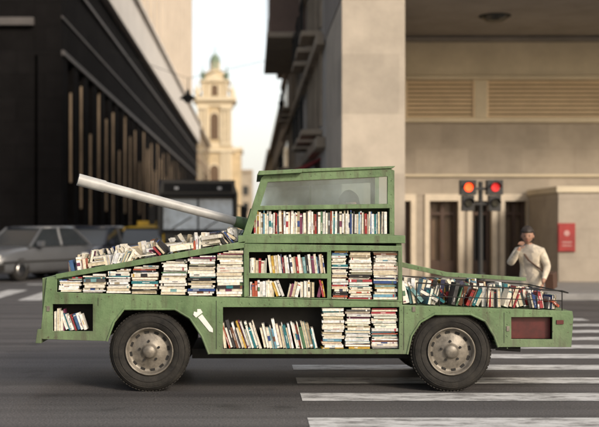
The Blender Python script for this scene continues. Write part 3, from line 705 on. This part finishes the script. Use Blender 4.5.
# church tower
ch=empty('baroque_church_tower'); M_ch=mat('church_cream_stone',(0.56,0.45,0.29),.8,.25,.8,.1,3); M_cg=mat('green_copper',(0.20,0.27,0.19),.6,.25,2); M_chd=mat('church_trim',(0.70,0.61,0.45),.8,.1,1)
D=200; s=F/D
def C(px,py): return P(px,py,D)
g=MB(); cx=C(214.5,0)[0]
def cb(hw,py0,py1,mi=0,x=cx,dy=None):
    z1=C(0,py0)[1]; z0=C(0,py1)[1]; dd=dy or hw; g.box(x-hw,x+hw,D+3-dd,D+3+dd,z0,z1,mi)
cb(3.3,152,236); cb(3.75,149,152,1); cb(3.4,147,149,0); cb(3.0,143.5,147,1); cb(2.9,106,146); cb(3.2,103,106,1); cb(3.4,101,103,0); cb(3.8,97,101,1)
for sx in (-1,1):
    for k in (0.95,0.72,0.48):
        x=cx+sx*2.9*k; z0=C(0,146)[1]; z1=C(0,106)[1]; g.cyl((x,D-.1,z0),(x,D-.1,z1),.24,.21,10,1); g.box(x-.32,x+.32,D-.4,D+.1,z1-.6,z1,1); g.box(x-.32,x+.32,D-.4,D+.1,z0,z0+.5,1)
        g.box(x-.25,x+.25,D-.6,D-.3,C(0,236)[1],C(0,152)[1],1)
    for dy in(0.2,5.8):
        x=cx+sx*3.1; z=C(0,97)[1]; g.lathe([(.4,0),(.28,.3),(.58,1.0),(.34,1.5),(.14,1.7),(.12,2.3),(0,2.6)],(x,D+dy,z),'z',12,1)
    z=C(0,97)[1]
    for i in range(7):
        t=i/6; g.box(cx+sx*(2.2+1.1*(1-t)**2)-.18,cx+sx*(2.2+1.1*(1-t)**2)+.18,D+.6,D+1.2,z+t*2.3,z+t*2.3+.45,1)
cb(2.2,82,97); cb(2.45,81,82,0); cb(2.7,79.5,81,1)
for sx in(-1,1): 
    for k in (.92,.55):
        x=cx+sx*2.0*k; g.cyl((x,D+.7,C(0,97)[1]),(x,D+.7,C(0,82)[1]),.2,.18,10,1)
z=C(0,79.5)[1]
g.prism([(cx-1.9,z),(cx+1.9,z),(cx+1.1,z+.5),(cx,z+1.1),(cx-1.1,z+.5)],D+.4,D+.9,1)
g.lathe([(2.3,0),(2.45,.5),(2.1,1.4),(1.3,1.9),(.85,2.1),(.8,2.2)],(cx,D+3,z),'z',8,0,False)
g.lathe([(.75,2.2),(.7,3.4),(.95,3.5),(.95,3.7),(.75,4.1),(.8,4.4),(.3,4.8),(.08,5.1),(.06,6.3),(0,6.4)],(cx,D+3,z),'z',12,2)
for k in range(6): 
    t=2*math.pi*k/6; g.cyl((cx+.8*math.cos(t),D+3+.8*math.sin(t),z+2.1),(cx+.8*math.cos(t),D+3+.8*math.sin(t),z+3.5),.12,.12,8,1)
for sx in(-1,1): g.lathe([(.34,0),(.24,.3),(.5,.9),(.25,1.4),(.08,1.7),(.05,2.8),(0,2.9)],(cx+sx*2.1,D+1.0,z),'z',10,2)
def arch(x,py0,py1,hw,y,fr=True):
    z1=C(0,py0)[1]; z0=C(0,py1)[1]
    for e,yy,mi in ((.28,y+.03,1),(0,y,3)):
        h_=hw+e; zt=z1+e; q=[(x-h_,z0),(x+h_,z0)]+[(x+h_*math.cos(t*math.pi/8),zt-h_+h_*math.sin(t*math.pi/8)) for t in range(9)]
        g.prism(q,yy-.12,yy+.1,mi)
arch(cx,113,139,.75,D+.06); arch(cx,84,95,.6,D+.76); arch(cx,165,195,.8,D-.32)
x1,_=C(241,0); g.box(cx+3.3,x1,D+1,D+14,.1,C(0,150)[1],0); g.box(cx+3.2,x1+.3,D+.7,D+14,C(0,150)[1],C(0,147)[1],1)
par(g.build('tower_body',[M_ch,M_chd,M_cg,mat('louvre_brown',(0.14,0.09,0.055),.8,.2,2)],None,0.03),ch)
simple_building('ochre_corner_building',-22,-7.2,151,190,15,mat('ochre_wall',(0.42,0.31,0.19),.85,.2,.6),M_tan,side='L')

# ================================================================= vehicles
M_hl=mat('headlamp',(0.8,0.8,0.78),.12)
def car(name,paint,loc,ang,roof=None,taxi=False):
    e=empty(name); g=MB()
    st=[(-2.15,.35,.62,.70),(-2.08,.24,.74,.78),(-1.5,.2,.84,.83),(-.7,.2,.92,.84),(.4,.2,.93,.84),(1.3,.2,.95,.83),(1.95,.22,.92,.80),(2.12,.3,.72,.74)]
    rings=[]
    for x,zb,zt,w in st:
        h=[(w*.86,zb),(w*.98,zb+.1),(w,(zb+zt)/2),(w*.96,zt-.1),(w*.84,zt-.01),(w*.4,zt+.02)]
        rings.append([(x,-a,b) for a,b in h]+[(x,a,b) for a,b in reversed(h)])
    k=len(rings[0]); vs=[p for r in rings for p in r]
    fs=[(i*k+j,i*k+(j+1)%k,(i+1)*k+(j+1)%k,(i+1)*k+j) for i in range(len(st)-1) for j in range(k)]+[tuple(range(k)),tuple(range((len(st)-1)*k,len(st)*k))]
    g.add(vs,fs,0,smooth=True)
    lo=[(-.95,.90),(1.75,.93)]; hi=[(-.25,1.40),(1.15,1.41)]
    wl_,wh=.76,.60
    v=[(lo[0][0],-wl_,lo[0][1]),(lo[1][0],-wl_,lo[1][1]),(lo[1][0],wl_,lo[1][1]),(lo[0][0],wl_,lo[0][1]),(hi[0][0],-wh,hi[0][1]),(hi[1][0],-wh,hi[1][1]),(hi[1][0],wh,hi[1][1]),(hi[0][0],wh,hi[0][1])]
    g.add(v,[(0,1,5,4),(1,2,6,5),(2,3,7,6),(3,0,4,7),(4,5,6,7)],1)
    g.add([(hi[0][0]-.06,-wh-.02,1.40),(hi[1][0]+.06,-wh-.02,1.41),(hi[1][0]+.06,wh+.02,1.41),(hi[0][0]-.06,wh+.02,1.40),(hi[0][0]+.1,-wh+.12,1.455),(hi[1][0]-.1,-wh+.12,1.46),(hi[1][0]-.1,wh-.12,1.46),(hi[0][0]+.1,wh-.12,1.455)],[(0,1,5,4),(1,2,6,5),(2,3,7,6),(3,0,4,7),(4,5,6,7),(0,3,2,1)],3,smooth=True)
    for sy in(-1,1):
        for a,b in [((lo[0][0],.9),(hi[0][0],1.41)),((.42,.93),(.44,1.41)),((lo[1][0],.93),(hi[1][0],1.41))]:
            g.cyl((a[0],sy*(wl_+.005),a[1]),(b[0],sy*(wh+.008),b[1]),.035,.03,8,3 if taxi else 0)
        a,b=sorted((sy*.84,sy*.99)); g.box(-.75,-.6,a,b,.92,1.06,0)
        a,b=sorted((sy*.42,sy*.72)); g.box(-2.17,-2.05,a,b,.54,.70,4)
        g.box(-2.12,2.1,sy*.845-.008,sy*.845+.008,.5,.54,2)
        for x in (-1.35,1.3):
            g.lathe([(0,sy*.66),(.19,sy*.66),(.2,sy*.82),(.3,sy*.83),(.31,sy*.76),(.31,sy*.6),(0,sy*.6)],(x,0,.31),n=24,mi=2)
            g.lathe([(0,sy*.835),(.1,sy*.835),(.18,sy*.825),(.19,sy*.80)],(x,0,.31),n=20,mi=5)
    g.box(-2.175,-2.06,-.4,.4,.54,.69,2); g.box(-2.22,-2.0,-.8,.8,.30,.46,2); g.box(2.0,2.2,-.78,.78,.3,.46,2); g.box(-2.235,-2.22,-.22,.22,.33,.44,6)
    for i in range(4): g.box(-2.185,-2.176,-.38,.38,.565+i*.03,.575+i*.03,5)
    if taxi: g.box(.1,.3,-.3,.3,1.47,1.62,3)
    par(g.build('car_body',[paint,M_dglass,M_under,roof or paint,M_hl,M_chrome,M_white]),e)
    e.location=loc; e.rotation_euler=(0,0,ang); 
    for c in e.children: c.matrix_parent_inverse=Matrix.Identity(4)
    return e
pt=lambda n,c:mat(n,c,.3,.08,2,coat=.4)
def pos(px,d): return ((px-VX)/F*d,d,0)
car('parked_car',pt('grey_metallic_paint',(0.10,0.105,0.115)),pos(30,31.5),math.radians(62))
car('parked_car',pt('dark_blue_paint',(0.022,0.026,0.04)),pos(93,34.5),math.radians(75))
car('taxi',pt('black_paint',(0.015,0.015,0.015)),pos(146,35.5),math.radians(82),pt('taxi_yellow',(0.6,0.38,0.03)),True)
car('parked_car',pt('silver_paint',(0.32,0.32,0.32)),pos(68,42),math.radians(85))
e=empty('delivery_truck'); g=MB()
W2=1.22
g.prism([(-W2,.55),(W2,.55),(W2,2.45),(W2-.12,2.85),(-W2+.12,2.85),(-W2,2.45)],0,1.9,0)
g.box(-1.25,1.25,2.0,8,.9,2.95,4)
g.box(-W2-.02,W2+.02,-.12,0.1,.42,.78,2)
g.add([(-1.06,-.14,1.36),(1.06,-.14,1.36),(1.06,-.03,2.28),(-1.06,-.03,2.28)],[(0,1,2,3)],1)
g.box(-1.12,1.12,-.16,-.001,1.26,1.35,2); g.box(-1.15,1.15,-.36,-.001,2.36,2.46,2); g.box(-1.05,1.05,-.02,-.001,2.5,2.78,2)
for sx in(-1,1): 
    a,b=sorted((sx*1.06,sx*1.12)); g.box(a,b,-.14,-.001,1.35,2.36,2)
g.box(-.75,.75,-.04,-.001,.85,1.2,2)
for i in range(5): g.box(-.72,.72,-.06,-.041,.88+i*.06,.905+i*.06,5)
for sx in(-1,1):
    a,b=sorted((sx*.8,sx*1.12)); g.box(a,b,-.14,-.121,.52,.7,3)
    a,b=sorted((sx*1.3,sx*1.5)); g.box(a,b,-.15,-.08,1.5,2.05,2); g.cyl((sx*1.2,0,2.1),(sx*1.4,-.1,2.05),.02,.02,8,2)
    a,b=sorted((sx*.6,sx*.72)); g.box(a,b,-.03,-.021,2.58,2.66,3)
    for y in (.95,6.2): g.cyl((sx*.85,y,.48),(sx*1.18,y,.48),.48,.48,28,2)
    g.add([(sx*1.225,.3,1.4),(sx*1.225,1.4,1.4),(sx*1.225,1.4,2.2),(sx*1.225,.45,2.2)],[(0,1,2,3)],1)
g.cyl((-.8,-.16,1.38),(-.2,-.12,1.75),.016,.016,6,2); g.cyl((.2,-.16,1.38),(.8,-.12,1.75),.016,.016,6,2); g.box(-.025,.025,-.15,-.05,1.36,2.3,2)
g.box(-1.0,1.0,.2,7.8,.5,.9,2)
par(g.build('truck_body',[pt('truck_dark_paint',(0.018,0.022,0.03)),mat('windshield_glass',(0.42,0.52,0.60),.12,.75,1.3,spec=1),M_under,mat('truck_headlamp',(.7,.7,.7),.2),mat('truck_box',(0.018,0.022,0.032),.6),M_chrome]),e)  # windshield: reflected sky put into its pale blue base colour
e.location=pos(198,35); 
for c in e.children: c.matrix_parent_inverse=Matrix.Identity(4)
e.rotation_euler=(0,0,math.radians(4))

def tsig(px,py,d,name):
    e=empty(name); g=MB(); x,z=P(px,py,d)
    for dx,em in ((-.27,1),(.27,2)):
        g.box(x+dx-.16,x+dx+.16,d-.1,d+.12,z-.15,z+.15,0)
        g.box(x+dx-.12,x+dx+.12,d-.08,d+.10,z-.48,z-.16,0)
        for i in range(2):
            zz=z-i*.32; m=em if i==0 else 3; r=.08 if i==0 else .07
            g.cyl((x+dx,d-.125,zz),(x+dx,d-.08,zz),r,r+.015,20,m)
            n=12; q=r+.025
            for k in range(n):
                t0=math.pi*k/n; t1=math.pi*(k+1)/n
                g.add([(x+dx+q*math.cos(t0),d-.08,zz+q*math.sin(t0)),(x+dx+q*math.cos(t1),d-.08,zz+q*math.sin(t1)),(x+dx+q*math.cos(t1),d-.24,zz+q*math.sin(t1)),(x+dx+q*math.cos(t0),d-.24,zz+q*math.sin(t0))],[(0,1,2,3)],0)
    g.cyl((x,d+.05,.0),(x,d+.05,z+.12),.05,.045,16,0); g.box(x-.15,x+.15,d+.0,d+.06,z-.05,z+.0,0); g.box(x-.15,x+.15,d,d+.06,z-.36,z-.31,0)
    g.cyl((x,d+.05,.13),(x,d+.05,.5),.1,.09,16,0)
    par(g.build('signal_body',[mat('signal_black',(0.02,0.02,0.02),.5,.2),emis('lit_amber_red_lens',(1.0,0.07,0.012),3.0),emis('lit_red_lens',(0.75,0.02,0.02),.8),mat('unlit_lens',(0.03,0.03,0.02),.2)],None,.006),e)
tsig(481,187.5,23.2,'traffic_light')
e=empty('hanging_street_lamp'); g=MB(); d=58; x,z=P(188,98,d)
g.lathe([(0,.45),(.08,.42),(.12,.2),(.42,.0),(.42,-.06),(.3,-.06)],(x,d,z),'z',20,0); g.sphere((x,d,z-.1),.22,1,12,(1,1,.8)); g.cyl((x,d,z+.4),(x,d,z+1.0),.02,.02,8,0)
pp=[Vector((XL,d,z+2.4)),Vector((x,d,z+1.0)),Vector((XR,d,z+2.2))]
for a,b in zip(pp,pp[1:]): g.cyl(a,b,.012,.012,6,0)
par(g.build('lamp_and_cable',[M_dark,mat('lamp_globe',(.3,.3,.28),.3)]),e)

# ================================================================= light, world, camera
sd=Vector((0.55,-0.80,0.52)).normalized()
L=bpy.data.lights.new('sun','SUN'); L.energy=2.2; L.angle=math.radians(10); L.color=(1,.90,.77)
lo=bpy.data.objects.new('sun',L); scene.collection.objects.link(lo); lo.rotation_euler=sd.to_track_quat('Z','Y').to_euler()
w=bpy.data.worlds.new('World'); scene.world=w; w.use_nodes=True; nt=w.node_tree; bg=nt.nodes['Background']
sk=nt.nodes.new('ShaderNodeTexSky'); sk.sky_type='NISHITA'; sk.sun_disc=False; sk.sun_elevation=math.asin(sd.z); sk.sun_rotation=math.atan2(sd.x,sd.y)
sk.dust_density=5; sk.air_density=1.0; sk.ozone_density=1.0
tc=nt.nodes.new('ShaderNodeTexCoord'); dt=nt.nodes.new('ShaderNodeVectorMath'); dt.operation='DOT_PRODUCT'; dt.inputs[1].default_value=(0,.97,.24)
nt.links.new(tc.outputs['Generated'],dt.inputs[0])
mr=nt.nodes.new('ShaderNodeMapRange'); mr.interpolation_type='SMOOTHSTEP'; mr.inputs[1].default_value=0.0; mr.inputs[2].default_value=.95; mr.inputs[3].default_value=1.0; mr.inputs[4].default_value=6.0
nt.links.new(dt.outputs['Value'],mr.inputs[0])
hz_=nt.nodes.new('ShaderNodeVectorMath'); hz_.operation='SCALE'; hz_.inputs[0].default_value=(1.0,.96,.88); nt.links.new(mr.outputs[0],hz_.inputs['Scale'])
ad=nt.nodes.new('ShaderNodeVectorMath'); ad.operation='ADD'; nt.links.new(sk.outputs[0],ad.inputs[0]); nt.links.new(hz_.outputs[0],ad.inputs[1])
nt.links.new(ad.outputs[0],bg.inputs[0]); bg.inputs[1].default_value=0.13
cd=bpy.data.cameras.new('camera'); cam=bpy.data.objects.new('camera',cd); scene.collection.objects.link(cam); scene.camera=cam
cam.location=(0,0,CH); cam.rotation_euler=(math.pi/2,0,0); cd.sensor_width=36; cd.lens=F*36/599; cd.shift_x=(299.5-VX)/599; cd.shift_y=(HY-213.5)/599
cd.clip_end=5000; cd.dof.use_dof=True; cd.dof.focus_distance=10.1; cd.dof.aperture_fstop=1.4
scene.view_settings.view_transform='Standard'; scene.view_settings.look='None'; scene.view_settings.exposure=0
